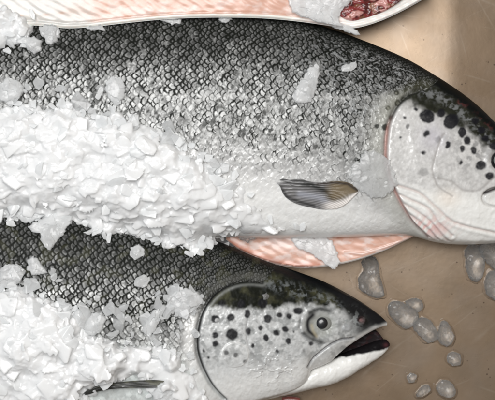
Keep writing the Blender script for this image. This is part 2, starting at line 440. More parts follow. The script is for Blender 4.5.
    bc = mixc(bc, C3(.10, .10, .06), .35*np.exp(-((sd+6)/6)**2)*(1-sm(110, 130, qy)))
    # head
    hd = C3(.58, .575, .565)*np.ones(qx.shape+(1,))
    hd = hd*(.86+.28*fbm(qx/9, qy/9, 12, 4))[..., None]*(.80+.40*fbm(qx/2.2, qy/2.2, 13, 3))[..., None]
    mott = sm(.42, .66, fbm(qx/4.5, qy/4.5, 14, 3))
    hd = mixc(hd, C3(.22, .22, .22), mott*.75*np.exp(-(((qx-472)/22)**2+((qy-150)/24)**2)))
    hd = mixc(hd, C3(.50, .48, .55), .5*np.exp(-(((qx-432)/13)**2+((qy-137)/14)**2)))
    topline = np.interp(qx, [395, 420, 440, 465, 480, 500, 560], [102, 110, 120, 130, 144, 156, 200])
    dt = topline-qy
    tk = sm(-5, 8, dt+14*(fbm(qx/7, qy/7, 15, 3)-.5))
    oliv = C3(.019, .020, .014)*np.ones(qx.shape+(1,))*(.5+1.3*fbm(qx/5, qy/5, 16, 3))[..., None]
    hd = mixc(hd, C3(.0, .0, .0), tk*0)
    hd = hd*(1-tk[..., None])+oliv*tk[..., None]
    # silvery broken streak over the temple
    st = np.exp(-(seg(qx, qy, [(420, 92), (440, 98), (455, 110), (470, 122), (485, 136), (500, 152)])/6.0)**2)
    br = sm(.40, .72, fbm(qx/3.2+qy/9, qy/2.6-qx/8, 17, 4))
    hd = mixc(hd, C3(.30, .31, .32), st*br*.5)
    rd = np.exp(-(seg(qx, qy, [(459, 103), (470, 108), (480, 117), (490, 128)])/2.2)**2)*sm(.45, .6, fbm(qx/3, qy/3, 18, 2))
    hd = mixc(hd, C3(.36, .10, .10), rd*.8)
    far_top = 1-sm(9, 17, dy+5*(n2-.5)); hd = mixc(hd, C3(.006, .007, .007), far_top*.96)
    spots = [(426, 117, 6.6, 1.15, 20), (450, 122, 7.2, 1.1, -40), (461, 133, 5, .8, 0), (466, 141, 4.2, .8, 0), (484, 139, 3.4, 1.1), (425.5, 134, 2.9, 1.2, -35), (422.5, 152.5, 1.9, 1.2),
             (437, 140, 2.9, 1.1, -20, .4), (447, 145.5, 3.6, .75, 20), (461, 149, 3.4, .8, 10), (472.5, 150.5, 3.7, .85), (479.5, 165.5, 4.4, 1.2), (488.5, 176, 3.6, 1.15), (460, 163, 2.3, .8), (407, 127, 2.6, .7, 10, .7), (400, 138, 1.2), (404, 118, 1.6), (423, 172, 4, 1.2, 0, .35), (437, 176, 4, 1.3, 0, .18), (480, 131, 3.6), (491, 147, 4), (440, 114, 4), (474, 122, 3.4), (500, 185, 4), (505, 170, 4), (415, 110, 2)]
    sp = spot_mask(qx, qy, spots, 23)
    hd = mixc(hd, C3(.012, .012, .015), sp*.97)
    hd = mixc(hd, C3(.87, .87, .845), sm(182, 200, qy-.10*(qx-440))*.85)
    hd = mixc(hd, C3(.78, .68, .58), .5*np.exp(-(((qx-447)/12)**2+((qy-198)/9)**2)))
    # branchiostegal folds below the gill cover
    folds = [spline([(393, 184), (404, 187), (420, 193), (437, 208), (455, 222), (495, 232)]), spline([(394, 192), (410, 199), (428, 208), (438, 222), (452, 234)]),
             spline([(397, 200), (412, 208), (428, 219), (440, 232), (448, 240)]), spline([(402, 209), (414, 217), (428, 228), (438, 238)]), spline([(408, 219), (418, 226), (430, 236)])]
    dsp = np.zeros(qx.shape)
    for f in folds:
        d = seg(qx, qy, f); dsp -= 1.3*np.exp(-(d/1.3)**2)-.5*np.exp(-((d-3)/1.8)**2); hd = mixc(hd, C3(.50, .38, .35), .5*np.exp(-(d/1.1)**2))
    pink = np.exp(-(((qx-425)/24)**2+((qy-226)/10)**2))*sm(.4, .62, fbm(qx/4+qy/4, qy/12, 27, 3))
    hd = mixc(hd, C3(.70, .30, .28), pink*.55)
    pre = seg(qx, qy, spline([(444, 134), (440, 140), (435, 155), (432, 170), (438, 186), (452, 196)]))
    pre2 = seg(qx, qy, spline([(438, 178), (452, 182), (463, 190), (478, 190), (488, 182), (500, 172)]))
    mx = seg(qx, qy, spline([(520, 178), (500, 186), (488, 190), (482, 197), (486, 204), (500, 207), (530, 207), (550, 212)]))
    mou = seg(qx, qy, spline([(484, 193), (494, 189), (506, 186), (530, 196), (556, 215)]))
    for d, w, a in ((pre, 1.3, .45), (pre2, 1.5, .4), (mx, 1.3, 2.0)):
        dsp -= a*np.exp(-(d/w)**2); hd = mixc(hd, C3(.28, .26, .25), .45*np.exp(-(d/(w*.8))**2))
    hd = mixc(hd, C3(.02, .015, .015), .95*np.exp(-(mou/1.5)**2)); dsp -= 1.5*np.exp(-(mou/1.5)**2)
    eyed = np.hypot((qx-500)/10, (qy-161)/10)
    hd = mixc(hd, C3(.012, .012, .014), (1-sm(.95, 1.15, eyed)))
    dsp -= 4*(1-sm(.6, 1.1, eyed)); dsp += 1.5*np.exp(-((eyed-1.4)/.3)**2)
    dsp += (2.6+.9*(fbm(qx/12, qy/12, 40, 3)-.5))*1.0
    dsp += .5*(fbm(qx/7, qy/7, 41, 2)-.5)+.5*(fbm(qx/3.2, qy/3.2, 43, 2)-.5)
    dsp *= 1
    # seam
    gillc = C3(.42, .20, .17)
    bodyd = .32*np.clip(rp, -.2, 1)*(1-.1*white)*(1-bl*.15)+.7*(n2-.5)+1.4*(fbm(qx/14, qy/14, 42, 3)-.5)
    bodyd -= 2.6*np.exp(-((sd+1.5)/2.2)**2)
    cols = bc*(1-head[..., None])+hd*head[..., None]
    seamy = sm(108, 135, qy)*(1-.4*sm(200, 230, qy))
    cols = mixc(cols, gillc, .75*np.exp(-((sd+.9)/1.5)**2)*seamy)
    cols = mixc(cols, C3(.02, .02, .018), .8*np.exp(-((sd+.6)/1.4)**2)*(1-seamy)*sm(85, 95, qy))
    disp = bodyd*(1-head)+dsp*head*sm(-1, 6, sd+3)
    silver = np.clip((1-pig)*(1-head)*(1-.5*bl), 0, 1)*.9+.25*head*(1-tk)*(1-sp)
    return disp*sm(0, .10, v)*sm(0, .05, 1-v), cols, silver

# ---- lower salmon paint
GILL_L = spline([(262, 283), (248, 282), (235, 284), (222, 290), (211, 300), (203, 314), (199, 330), (198, 346), (201, 360), (207, 374), (215, 387), (226, 398)])
def paint_lower(qx, qy, s, t, v):
    ys = [p[1] for p in GILL_L][14:]; xs_ = [p[0] for p in GILL_L][14:]
    gx = np.interp(qy, ys, xs_)
    edge = seg(qx, qy, GILL_L)
    sidx = np.where(qy < 283, qx-(262+(283-qy)*.9), qx-gx)
    sd = edge*np.where(sidx > 0, 1, -1)
    head = sm(-1.3, 1.3, sd)
    wx = 2.6*(fbm(qx/26, qy/26, 71, 3)-.5)*2+1.1*(fbm(qx/2.6, qy/2.6, 73, 2)-.5); wy = 2.2*(fbm(qx/22+9, qy/22, 72, 3)-.5)*2+.8*(fbm(qx/2.6, qy/2.6, 74, 2)-.5)
    e, rp, idv, _ = scales(s+wx, t+wy, 6.7, 3.5, 81)
    nap = sm(165, 215, qx)
    e2, rp2, idv2, _ = scales(s*1.45+wx*1.45, t*1.45+wy*1.45, 7, 3.6, 87)
    e = np.where(nap > .5, e2, e); rp = np.where(nap > .5, rp2, rp); idv = np.where(nap > .5, idv2, idv)
    n1 = fbm(qx/38, qy/20, 52, 4); n2 = fbm(qx/5, qy/5, 54, 3); n3 = fbm(qx/1.7, qy/1.7, 56, 2)
    yT = lower.T(qx); dy = qy-yT; k = dy+(n1-.5)*34
    dark = 1-sm(35, 150, k+.15*(qx-120))
    white = sm(118, 155, dy+.2*(qx-150))
    light = C3(.38, .385, .38)*(1-white[..., None])+C3(.66, .70, .69)*white[..., None]
    cresc = 1.6-1.1*sm(.25, .65, e)  # silver glints painted into the dark scales as brighter crescents
    tone = (.40+1.1*idv**1.3)*(.62+.76*n2)*(.6+.8*n3)*(cresc*dark+1-dark)
    lt = light*np.clip(tone, 0, 1.4)[..., None]*(1-.30*dark[..., None]**3); lt = mixc(lt, light, white*.7)
    wid = .10+.26*dark+.5*(n2-.5)
    pig = (1-sm(wid*.6, wid+.10, e))*np.clip(.5+1.2*dark+.8*(n2-.45), 0, 1)*(1-.9*white)
    pig = np.maximum(pig, sm(.60, 1.15, dark+.5*(n2-.5)+.5*(idv-.5))*.75)
    bc = mixc(lt, C3(.009, .010, .008), np.clip(pig, 0, 1))
    bc = mixc(bc, C3(.006, .007, .006), (1-sm(2, 16, dy+6*(n2-.5)))*.85)
    bc = mixc(bc, C3(.10, .10, .05), .2*sm(.55, .7, fbm(qx/8, qy/8, 59, 2))*dark)
    # pale shoulder just behind the gill cover
    bc = mixc(bc, C3(.72, .72, .71), np.exp(-((sd+9)/8)**2)*sm(296, 325, qy)*.9)
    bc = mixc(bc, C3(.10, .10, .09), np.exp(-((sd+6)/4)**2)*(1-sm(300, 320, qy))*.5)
    # head
    hd = C3(.53, .54, .54)*np.ones(qx.shape+(1,))*(.80+.36*fbm(qx/7, qy/7, 62, 4))[..., None]*(.74+.5*fbm(qx/2.4, qy/2.4, 61, 3))[..., None]
    topline = np.interp(qx, [190, 205, 225, 260, 290, 305, 330, 345, 362, 378, 390], [300, 306, 309, 311, 306, 306, 307, 314, 326, 325, 322])
    dt = topline-qy
    tk = sm(-3, 5, dt+10*(fbm(qx/6, qy/6, 65, 3)-.5))
    ol = sm(.35, .75, fbm((qx+qy*.4)/8.7, (qy-qx*.3)/8.7, 66, 4))
    olc = C3(.010, .011, .008)*(1-ol[..., None])+C3(.050, .050, .028)*ol[..., None]
    hd = hd*(1-tk[..., None])+olc*tk[..., None]
    st = np.exp(-(seg(qx, qy, [(270, 285), (285, 288), (300, 293), (318, 298), (338, 306)])/6.)**2)
    br = sm(.38, .72, fbm(qx/2.6+qy/9, qy/2.4-qx/8, 67, 4))
    hd = mixc(hd, C3(.24, .26, .27), st*br*.5)
    hd = mixc(hd, C3(.006, .007, .008), (1-sm(7, 14, dy+4*(n2-.5)))*.97*sm(235, 262, qx))
    snout = sm(342, 360, qx+(325-qy)*.6)*sm(-3, 2, np.interp(qx, [330, 364, 378, 388], [345, 330, 322.5, 320.5])-qy)
    hd = mixc(hd, C3(.013, .013, .014), snout*.93)
    gb = sm(.5, .62, fbm(qx/3, qy/3, 68, 3)); hd = mixc(hd, C3(.34, .36, .36), gb*.8*np.exp(-(((qx-350)/9)**2+((qy-322)/9)**2)))
    hd = mixc(hd, C3(.20, .21, .21), .6*sm(.46, .66, fbm(qx/5, qy/4, 97, 4))*(1-sm(352, 372, qy))*(1-tk)*(1-snout)); spots = [(215.4, 318.8, 4), (230.4, 317.5, 3.6, 1.15, -30), (247, 314, 4.6, .7, 0), (267.2, 318.8, 4.6, .8, -15), (279, 315, 2.8), (288, 316.5, 3, 1.1), (259.7, 327.6, 2.5, .85), (248, 331, 3.6, .8, 15), (275.7, 332.5, 3.2),
             (284.8, 329, 2.8, 1.2), (265.6, 337.4, 3.6, .75, -15), (287.7, 340.6, 3.1), (231.7, 334, 5.5, 1.08), (215, 335, 3.1), (214.8, 343.3, 3.3), (251.9, 345, 2.4, .7), (225.8, 351.4, 2.4), (235.3, 354, 2.3, 1.1), (244.7, 360.5, 1.9, 1.2, -50),
             (276.6, 350.7, 2, .8), (204, 350, 1.5, .7), (208.5, 357, 1.4), (293, 331, 1), (310, 343, 2.2), (303, 350, 1.6, 1.2, 0, .6), (297, 311, 3.5, 1.4), (241, 304, 4), (222, 303, 3.5, 1.2, 0, .7), (262, 303, 5)]
    sp = spot_mask(qx, qy, spots, 63); ri = spot_mask(qx, qy, [(216.5, 319.5, 1.9), (289, 331, .8)], 64, .6)
    hd = mixc(hd, C3(.012, .012, .014), sp*.97); hd = mixc(hd, C3(.4, .4, .4), ri*.8)
    hd = mixc(hd, C3(.80, .80, .785), sm(358, 385, qy+.20*(qx-250))*.75)
    hd = mixc(hd, C3(.85, .85, .84), .9*np.exp(-(seg(qx, qy, [(386, 324.5), (364, 333), (346, 343.5)])/2.0)**2))
    dsp = np.zeros(qx.shape)
    # cloudy loose scale stuck on the gill cover
    rr = np.hypot((qx-234.5)/14, (qy-354)/13)+.12*(fbm(qx/5, qy/5, 77, 2)-.5)
    dsp += .8*(1-sm(.9, 1., rr)); hd = mixc(hd, C3(.8, .8, .79), .35*np.exp(-((rr-.95)/.08)**2)+.12*(rr < 1))
    pre = seg(qx, qy, spline([(247, 320), (246, 330), (248, 345), (256, 358), (270, 366)]))
    mxu = seg(qx, qy, spline([(352, 337), (341, 338.5), (331, 343), (320, 351), (311, 359), (306.5, 366)]))
    ck = seg(qx, qy, spline([(300, 318), (299, 330), (305, 339), (316, 344), (330, 341)]))
    for d, w, a, cc in ((pre, 1.3, .4, .3), (mxu, 1.1, 2.0, .85), (ck, 1.5, .6, .2)):
        dsp -= a*np.exp(-(d/w)**2); hd = mixc(hd, C3(.16, .16, .17), cc*np.exp(-(d/(w*.9))**2))
    crk = 1-sm(.0, .10, np.abs(fbm(qx/11, qy/7, 79, 4)-.5)); patch = np.exp(-(((qx-272)/22)**2+((qy-366)/14)**2))
    dsp += 1.1*crk*patch; hd = mixc(hd, C3(.38, .38, .38), .45*patch*sm(.48, .6, fbm(qx/4, qy/3, 80, 3)))
    # eye socket
    ex, ey = (qx-319), (qy-325)
    er = np.hypot(ex/19, ey/14.5)
    hd = mixc(hd, C3(.33, .34, .32), .9*(1-sm(.55, 1.1, er+.25*(fbm(qx/4, qy/4, 98, 3)-.5))))
    dsp -= 2.2*(1-sm(.3, 1., er)); dsp += .5*np.exp(-((er-1.05)/.25)**2)
    hd = mixc(hd, C3(.10, .105, .10), .3*np.exp(-((er-1.02)/.16)**2)*sm(.35, .6, fbm(qx/5, qy/5, 95, 2))*(qy < 334))
    yel = np.exp(-(seg(qx, qy, [(311.5, 325), (313, 331), (316, 336)])/1.6)**2)
    cres = np.exp(-(seg(qx, qy, spline([(312, 315), (307.5, 321), (308, 330), (314, 335)]))/2.6)**2)
    hd = mixc(hd, C3(.012, .012, .014), cres*.97); hd = mixc(hd, C3(.45, .40, .28), yel*.6)
    under = np.exp(-(seg(qx, qy, spline([(303, 333), (310, 338), (320, 341)]))/2.4)**2); hd = mixc(hd, C3(.03, .03, .03), under*.8)
    lid = np.exp(-(seg(qx, qy, spline([(309, 313), (318, 309), (328, 311)]))/2.6)**2); hd = mixc(hd, C3(.015, .016, .015), lid*.85)
    nost = np.hypot((qx-360.5)/3.6, (qy-320)/3.2)
    dsp -= 2.5*(1-sm(.4, .9, nost)); dsp += 1.2*np.exp(-((nost-1.1)/.3)**2)
    hd = mixc(hd, C3(.26, .14, .14), .65*np.exp(-(nost/.7)**2))
    nb = np.hypot((qx-346)/6, (qy-327)/4.5); dsp += 1.1*(1-sm(.4, 1, nb)); hd = mixc(hd, C3(.36, .37, .38), .7*(1-sm(.5, 1, nb)))
    dsp += 2.6+.6*(fbm(qx/8, qy/8, 91, 2)-.5)+.55*(fbm(qx/3, qy/3, 93, 2)-.5)
    taper = 1-.8*sm(340, 384, qx)
    bodyd = .36*np.clip(rp, -.2, 1)*(1-.6*white)+.8*(n2-.5)+1.4*(fbm(qx/14, qy/14, 92, 3)-.5)
    bodyd -= 3.*np.exp(-((sd+1.5)/2.)**2)*sm(284, 300, qy)
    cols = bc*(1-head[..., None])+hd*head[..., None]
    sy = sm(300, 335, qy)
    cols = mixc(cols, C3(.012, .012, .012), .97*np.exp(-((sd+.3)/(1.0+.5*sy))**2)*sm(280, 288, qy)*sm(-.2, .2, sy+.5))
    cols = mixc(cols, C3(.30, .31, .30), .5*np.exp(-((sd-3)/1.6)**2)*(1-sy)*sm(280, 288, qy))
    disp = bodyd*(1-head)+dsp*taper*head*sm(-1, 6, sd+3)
    silver = np.clip((1-pig)*(1-head), 0, 1)*.9+.35*head*(1-tk)*(1-sp)
    return disp*sm(0, .10, v)*sm(0, .05, 1-v), cols, silver

def paint_far(qx, qy, s, t, v):
    e, rp, idv, _ = scales(s, t, 7.3, 3.8, 131)
    dark = 1-sm(.1, .45, v+.1*(fbm(qx/30, qy/30, 133)-.5)); white = sm(.55, .8, v)
    lt = (C3(.45, .45, .45)*(1-white[..., None])+C3(.78, .78, .76)*white[..., None])*(.7+.5*idv)[..., None]
    pig = (1-sm(.1+.2*dark, .3+.2*dark, e))*(.3+.7*dark)*(1-.9*white)
    return .4*rp*(1-white), mixc(lt, C3(.015, .017, .014), pig), (1-pig)*.7

# ------------------------------------------------------------------ sheets: fins, flaps
def sheet(name, T, B, zf, thick, paint, mat, parent, nu=200, nv=60, round_=1.5, rag=0):
    """closed slab between two photo curves; zf(a, v, qx, qy) height; paint -> disp, colour"""
    tc, bc_ = curve(T), curve(B); x0 = max(T[0][0], B[0][0]); x1 = min(T[-1][0], B[-1][0])
    a = np.linspace(0, 1, nu); v = np.linspace(0, 1, nv); A, Vv = np.meshgrid(a, v, indexing='ij')
    qx = x0+(x1-x0)*A; qy = tc(qx)*(1-Vv)+bc_(qx)*Vv
    if rag: qx = qx+rag*(1-A)**3*(fbm(Vv*13, A*0, 7, 2)-.3)*2
    z = zf(A, Vv, qx, qy); disp, cols = paint(qx, qy, A, Vv)
    edge = np.minimum(np.minimum(A*nu/2, (1-A)*nu/2)*.5, np.minimum(Vv, 1-Vv)*(bc_(qx)-tc(qx)))
    rr = 1-np.clip(edge/round_, 0, 1); drop = thick*.5*(1-np.sqrt(np.clip(1-rr**2, 0, 1)))
    X, Y = to_world(qx, qy, z)
    top = np.stack([X, Y, z+disp*(1-rr)-drop], -1); bot = np.stack([X, Y, z-thick+drop*.98-.02], -1)
    F = grid_faces(nu, nv); n = nu*nv
    idx = np.arange(n).reshape(nu, nv)
    ring = np.concatenate([idx[:, 0], idx[-1, 1:], idx[::-1, -1][1:], idx[0, ::-1][1:-1]]); nx = np.roll(ring, -1)
    side = np.stack([ring, ring+n, nx+n, nx], -1)
    Vt = np.vstack([top.reshape(-1, 3), bot.reshape(-1, 3)])
    # grid runs photo-down, so face order is reversed for the top
    return mesh_np(name, Vt, np.vstack([F[:, ::-1], F+n, side]), mat, parent, np.vstack([cols.reshape(-1, 3)]*2))

def flesh_paint(seed, warm=1., edgecol=(.80, .74, .70), ew=.10, ghost=.35):
    def f(qx, qy, A, V):
        c = C3(.64, .38, .29)*np.ones(qx.shape+(1,))
        band = .5+.5*np.sin((qx*.42-(qy)*.75)+3*fbm(qx/25, qy/25, seed, 2)*2)
        c = mixc(c, C3(.82, .62, .54), .20*sm(.5, 1.1, band+.3*(fbm(qx/6, qy/6, seed+5, 3)-.5))); c = mixc(c, C3(.76, .64, .60), (ghost+.3)*sm(.45, .68, fbm(qx/11, qy/6, seed+1, 4)))
        c = mixc(c, C3(*edgecol), sm(1-ew-.03, 1-ew, V)); 
        return .25*band+1.2*(fbm(qx/16, qy/9, seed+2, 2)-.5), c
    return f

def ellipsoid(name, cx, cy, cz, rx, ry, rz, mat, parent, nu=40, nv=24):
    u = np.linspace(0, 2*math.pi, nu, endpoint=False); w = np.linspace(0, math.pi, nv)
    W, U = np.meshgrid(w, u, indexing='ij')
    P = np.stack([cx+rx*np.sin(W)*np.cos(U), cy+ry*np.sin(W)*np.sin(U), cz+rz*np.cos(W)], -1)
    return mesh_np(name, P.reshape(-1, 3), grid_faces(nv, nu, True), mat, parent)
def eye(parent, b, qx, qy, r, sink, tilt=(0, 0)):
    for _ in range(3):
        x, y = to_world(qx, qy, 40); z = float(height(b, np.array(x), np.array(y))); x, y = to_world(qx, qy, z)
    z = z+2.6
    e = ellipsoid('eye', x, y, z-r*sink, r, r*.9, r*.66, M_iris, parent)
    z2 = z-r*sink+r*.66
    ellipsoid('pupil', x+tilt[0], y+tilt[1], z2-1.5, r*.56, r*.56, 2.4, M_pupil, e)
    return z2

# ---- the three salmon
G = 'whole salmon laid side by side in the tray'
su = empty('salmon', 100, 80); tag(su, 'biggest salmon across the middle with ice along its white belly and pectoral fin showing', 'fish', G)
build_body(upper, su, stations(-420, 556, -8, 502), 560, paint_upper)
eye(su, upper, 500, 161, 8.5, .45)
sl = empty('salmon', 50, -120); tag(sl, 'lower salmon with whole black spotted head, eye and slightly open mouth', 'fish', G)
build_body(lower, sl, stations(-420, 386.5, -8, 386), 470, paint_lower)
eye(sl, lower, 322, 323.2, 10.2, .62, (-.1, .2))
sf = empty('salmon', 100, 230); tag(sf, 'top cut off salmon with gutted belly edge of pink flesh and red gills', 'fish', G)
build_body(far, sf, stations(-300, 520, -8, 502, 1.), 200, paint_far)

# tails beyond the frame
def tail(parent, b, x0, spread):
    yc = (float(b.T(x0))+float(b.B(x0)))/2
    def pf(qx, qy, A, V):
        ray = .5+.5*np.sin(V*90); return .5*ray, mixc(C3(.05, .055, .05)*np.ones(qx.shape+(1,)), C3(.12, .12, .11), ray)
    sheet('tail_fin', [(x0-90, yc-spread), (x0-40, yc-spread*.72), (x0+6, yc-26)], [(x0-90, yc+spread), (x0-40, yc+spread*.72), (x0+6, yc+26)],
          lambda A, V, qx, qy: 32+0*qx, 4, pf, M_fin, parent, 60, 80)
tail(su, upper, -415, 95); tail(sl, lower, -415, 90); tail(sf, far, -296, 85)

# pectoral fin of the big salmon
def fin_paint(qx, qy, A, V):
    ang = np.arctan2(qy-189, 372-qx); r = np.hypot(qx-372, qy-189)
    ray = .5+.5*np.sin(ang*150+.4*fbm(qx/9, qy/9, 5, 2)*6)
    c = C3(.20, .195, .20)*np.ones(qx.shape+(1,))
    n = fbm(qx/10, qy/3.5, 8, 3)
    c = mixc(c, C3(.05, .05, .045), .75*sm(.3, .8, ray)*(1-.5*sm(.6, .9, V)))
    c = mixc(c, C3(.34, .35, .40), .7*np.exp(-(seg(qx, qy, [(300, 194), (318, 197), (333, 204)])/3.4)**2))
    c = mixc(c, C3(.012, .013, .012), .97*np.exp(-(seg(qx, qy, [(279, 181), (295, 182), (312, 185), (326, 191), (334, 200)])/3.0)**2)*(.6+.4*sm(.35, .5, n)))
    c = mixc(c, C3(.02, .02, .02), .85*np.exp(-(seg(qx, qy, [(281, 188), (287, 197), (300, 202), (314, 206)])/1.8)**2))
    c = mixc(c, C3(.17, .125, .065), sm(322, 336, qx)*(1-sm(.5, .9, V))*.9)
    c = mixc(c, C3(.025, .018, .015), .9*np.exp(-(seg(qx, qy, [(318, 184), (335, 182.5), (348, 184), (357, 190)])/1.6)**2))
    c = mixc(c, C3(.70, .66, .63), sm(.62, .86, V+.06*(n-.5))*sm(318, 332, qx))
    return .22*ray+.5*(n-.5), c
def fin_z(A, V, qx, qy):
    x, y = to_world(qx, qy, 82); return height(upper, x, y)+1.7+1.8*A*(1-A)*4*(1-V)
sheet('pectoral_fin', [(279, 180), (283, 178.5), (288, 179.8), (300, 179), (308, 181), (320, 182.5), (335, 181), (348, 182.5), (358, 188)],
      [(279, 185), (284, 196), (294, 203), (308, 207), (325, 209.5), (342, 207), (358, 193)], fin_z, 1.8, fin_paint, M_fin, su, 260, 160, .8, 9)
# belly flap with pink flesh, big salmon
fp = flesh_paint(301, ghost=.5, ew=.04)
def flapU(qx, qy, A, V):
    d, c = fp(qx, qy, A, V)
    c = mixc(c, C3(.58, .22, .14), .6*np.exp(-(seg(qx, qy, [(230, 243), (250, 252), (275, 262), (300, 265), (318, 264)])/3.0)**2))
    c = mixc(c, C3(.16, .05, .03), .7*np.exp(-(seg(qx, qy, [(240, 249), (262, 259), (290, 265.5), (312, 267)])/1.2)**2)*(fbm(qx/6, qy/4, 6, 2) > .42))
    c = mixc(c, C3(.78, .62, .57), .6*np.exp(-(seg(qx, qy, [(275, 243), (300, 247), (315, 251)])/7)**2))
    c = mixc(c, C3(.45, .14, .07), .8*np.exp(-(seg(qx, qy, [(338, 237), (350, 234), (360, 235)])/2.0)**2))
    ln = np.exp(-(seg(qx, qy, [(412, 238), (385, 247), (362, 254), (345, 252)])/1.1)**2)
    c = mixc(c, C3(.85, .72, .68), .6*ln); return d+.8*ln, c
sheet('belly_flap', [(226, 226), (260, 226), (330, 226), (380, 226), (414, 234)], [(226, 240), (245, 253), (270, 263), (300, 268), (330, 266), (358, 260), (385, 250.5), (400, 243.5), (414, 236.5)],
      lambda A, V, qx, qy: 41+2*fbm(qx/25, qy/25, 9, 2)-2*V, 7, flapU, M_flesh, su, 380, 90, 3)
# pink strip below the lower salmon's throat
sheet('belly_flap', [(282, 397.5), (290, 396.5), (300, 398)], [(282, 408), (290, 408), (304, 400)], lambda A, V, qx, qy: 14+0*qx, 6,
      lambda qx, qy, A, V: (0*qx, C3(.28, .09, .08)*np.ones(qx.shape+(1,))), M_flesh, sl, 60, 30, 3)

# lower jaw, mouth lining and teeth of the lower salmon
jaw = make_body(T=[(262, 386), (300, 372), (318, 362), (333, 356.5), (351, 350), (368, 343.5), (380, 339.5), (386, 339.5), (389.5, 343)],
                B=[(262, 400), (290, 394), (310, 389), (330, 384.5), (344, 379), (364, 367), (380, 356.5), (387, 350), (389.5, 345.5)],
                th=[(262, 18), (300, 19), (340, 15), (370, 9), (385, 5), (389.5, 2)], zc=[(262, 28), (300, 26), (340, 22), (389.5, 18)], xt=(262, 389.5))
def paint_jaw(qx, qy, s, t, v):
    n = fbm(qx/4, qy/4, 201, 3)
    c = C3(.82, .82, .80)*np.ones(qx.shape+(1,))*(.9+.2*fbm(qx/9, qy/9, 202, 3))[..., None]
    lip = np.interp(qx, [320, 333, 351, 370, 382, 390], [362, 359, 356, 353, 350, 347.5])
    dk = 1-sm(-1.5, 1.2, qy-lip+2.5*(n-.5)); c = mixc(c, C3(.008, .007, .008), dk*sm(325, 338, qx))
    c = mixc(c, C3(.10, .035, .04), .6*np.exp(-(((qx-386)/2.5)**2+((qy-345)/2.2)**2)))
    return 1.2*(fbm(qx/8, qy/8, 203, 3)-.5)+.6*(n-.5), c, .15*(1-dk)
build_body(jaw, sl, np.linspace(262, 389.5, 260), 120, paint_jaw, 'lower_jaw')
def lining(qx, qy, A, V):
    n = fbm(qx/4, qy/3, 204, 3); c = C3(.016, .012, .013)*np.ones(qx.shape+(1,))
    c = mixc(c, C3(.035, .014, .015), .6*sm(.5, .7, n)); c = mixc(c, C3(.05, .045, .05), .4*sm(.62, .72, fbm(qx/3, qy/2, 205, 2))); return .4*(n-.5), c
sheet('mouth_lining', [(318, 358), (336, 348), (348, 339), (364, 330), (372, 328.5), (378, 332), (385, 341)], [(318, 366), (336, 362), (351, 358), (370, 352), (380, 347), (385, 343.5)],
      lambda A, V, qx, qy: 18+0*qx, 6, lining, M_dark, sl, 120, 50, 2)
# dark fin of the lower salmon peeping through the ice
def dfin(qx, qy, A, V):
    ray = .5+.5*np.sin(V*40+A*4); return .2*ray, mixc(C3(.014, .015, .012)*np.ones(qx.shape+(1,)), C3(.09, .09, .05), sm(.5, .7, fbm(qx/9, qy/3, 3, 3))*.6)
sheet('pectoral_fin', [(84, 391), (100, 385), (120, 382), (150, 380), (165, 381)], [(84, 395), (100, 391), (120, 388.5), (150, 388), (165, 387)],
      lambda A, V, qx, qy: height(lower, *to_world(qx, qy, 70))+6.5, 3, dfin, M_fin, sl, 160, 60, .8, 9)

# gutted belly edge of the top salmon
EDGE3 = [(-90, 26), (-40, 28), (0, 25), (40, 25.5), (65, 28), (90, 27), (120, 23.5), (160, 19.5), (200, 17.5), (245, 17.5), (275, 19), (300, 21.5), (325, 25), (345, 28), (360, 27), (380, 21), (400, 12), (422, 0), (445, -14)]
f3 = flesh_paint(401, edgecol=(.80, .79, .74), ew=.05, ghost=.25)
e3 = curve(EDGE3)
def flap3(qx, qy, A, V):
    d, c = f3(qx, qy, A, V); ed = e3(qx)-qy
    pale = 1-sm(70, 105, qx+10*(fbm(qx/12, qy/8, 5, 2)-.5)-qy*.3)
    c = mixc(c, C3(.57, .565, .54), pale*.93)
    c = mixc(c, C3(.74, .50, .40), .4*np.exp(-(((qx-75)/16)**2+((qy-10)/7)**2)))
    for x0, y0 in ((20, 16), (46, 15), (62, 13)): c = mixc(c, C3(.50, .25, .15), .6*np.exp(-(((qx-x0)/3.5)**2+((qy-y0)/1.2)**2)))
    c = mixc(c, C3(.82, .80, .75), 1-sm(.8, 2.6, ed+1.2*(fbm(qx/9, qy/9, 6, 2)-.5)))
    c = mixc(c, C3(.80, .70, .66), sm(292, 312, qx)*.85)
    c = mixc(c, C3(.82, .80, .77), sm(335, 350, qx)*.9)
    d = d+.5*np.exp(-((ed-2)/1.4)**2)-.4*np.exp(-((ed-5)/1.2)**2)
    return d, c
sheet('belly_flap', [(-90, -32), (445, -38)], EDGE3, lambda A, V, qx, qy: 76+10*(1-sm(200, 330, qx))-3*V+2*fbm(qx/40, qy/40, 12, 2)-6*sm(350, 445, qx), 5, flap3, M_flesh, sf, 900, 110, 2.2)
# the open gill chamber: a pile of blood red gill arches
def gillp(seed):
    def f(qx, qy, A, V):
        n = fbm(qx/4.5, qy/4, seed, 3); m = fbm(qx/7, qy/5, seed+1, 3)
        c = C3(.22, .03, .03)*np.ones(qx.shape+(1,))
        c = mixc(c, C3(.06, .012, .012), sm(.5, .68, n)*.9); c = mixc(c, C3(.62, .33, .30), .8*sm(.53, .64, m)); c = mixc(c, C3(.20, .10, .05), .7*sm(.6, .7, fbm(qx/4, qy/3, seed+3, 2)))
        return 3.5*(m-.5)+2*(n-.5), c
    return f
for k, (T_, B_) in enumerate((([(334, 4), (350, -9), (372, -14), (392, -12), (412, -12)], [(334, 12), (348, 20), (362, 19), (385, 11), (412, -7)]),
                              ([(352, -16), (375, -18), (400, -14)], [(352, 4), (375, 2.5), (400, -3)]))):
    sheet('gill', T_, B_, lambda A, V, qx, qy, k=k: 76.5+1.5*k+1.5*np.sin(A*9)+0*qx, 5, gillp(410+9*k), M_gill, sf, 160, 70, 2)

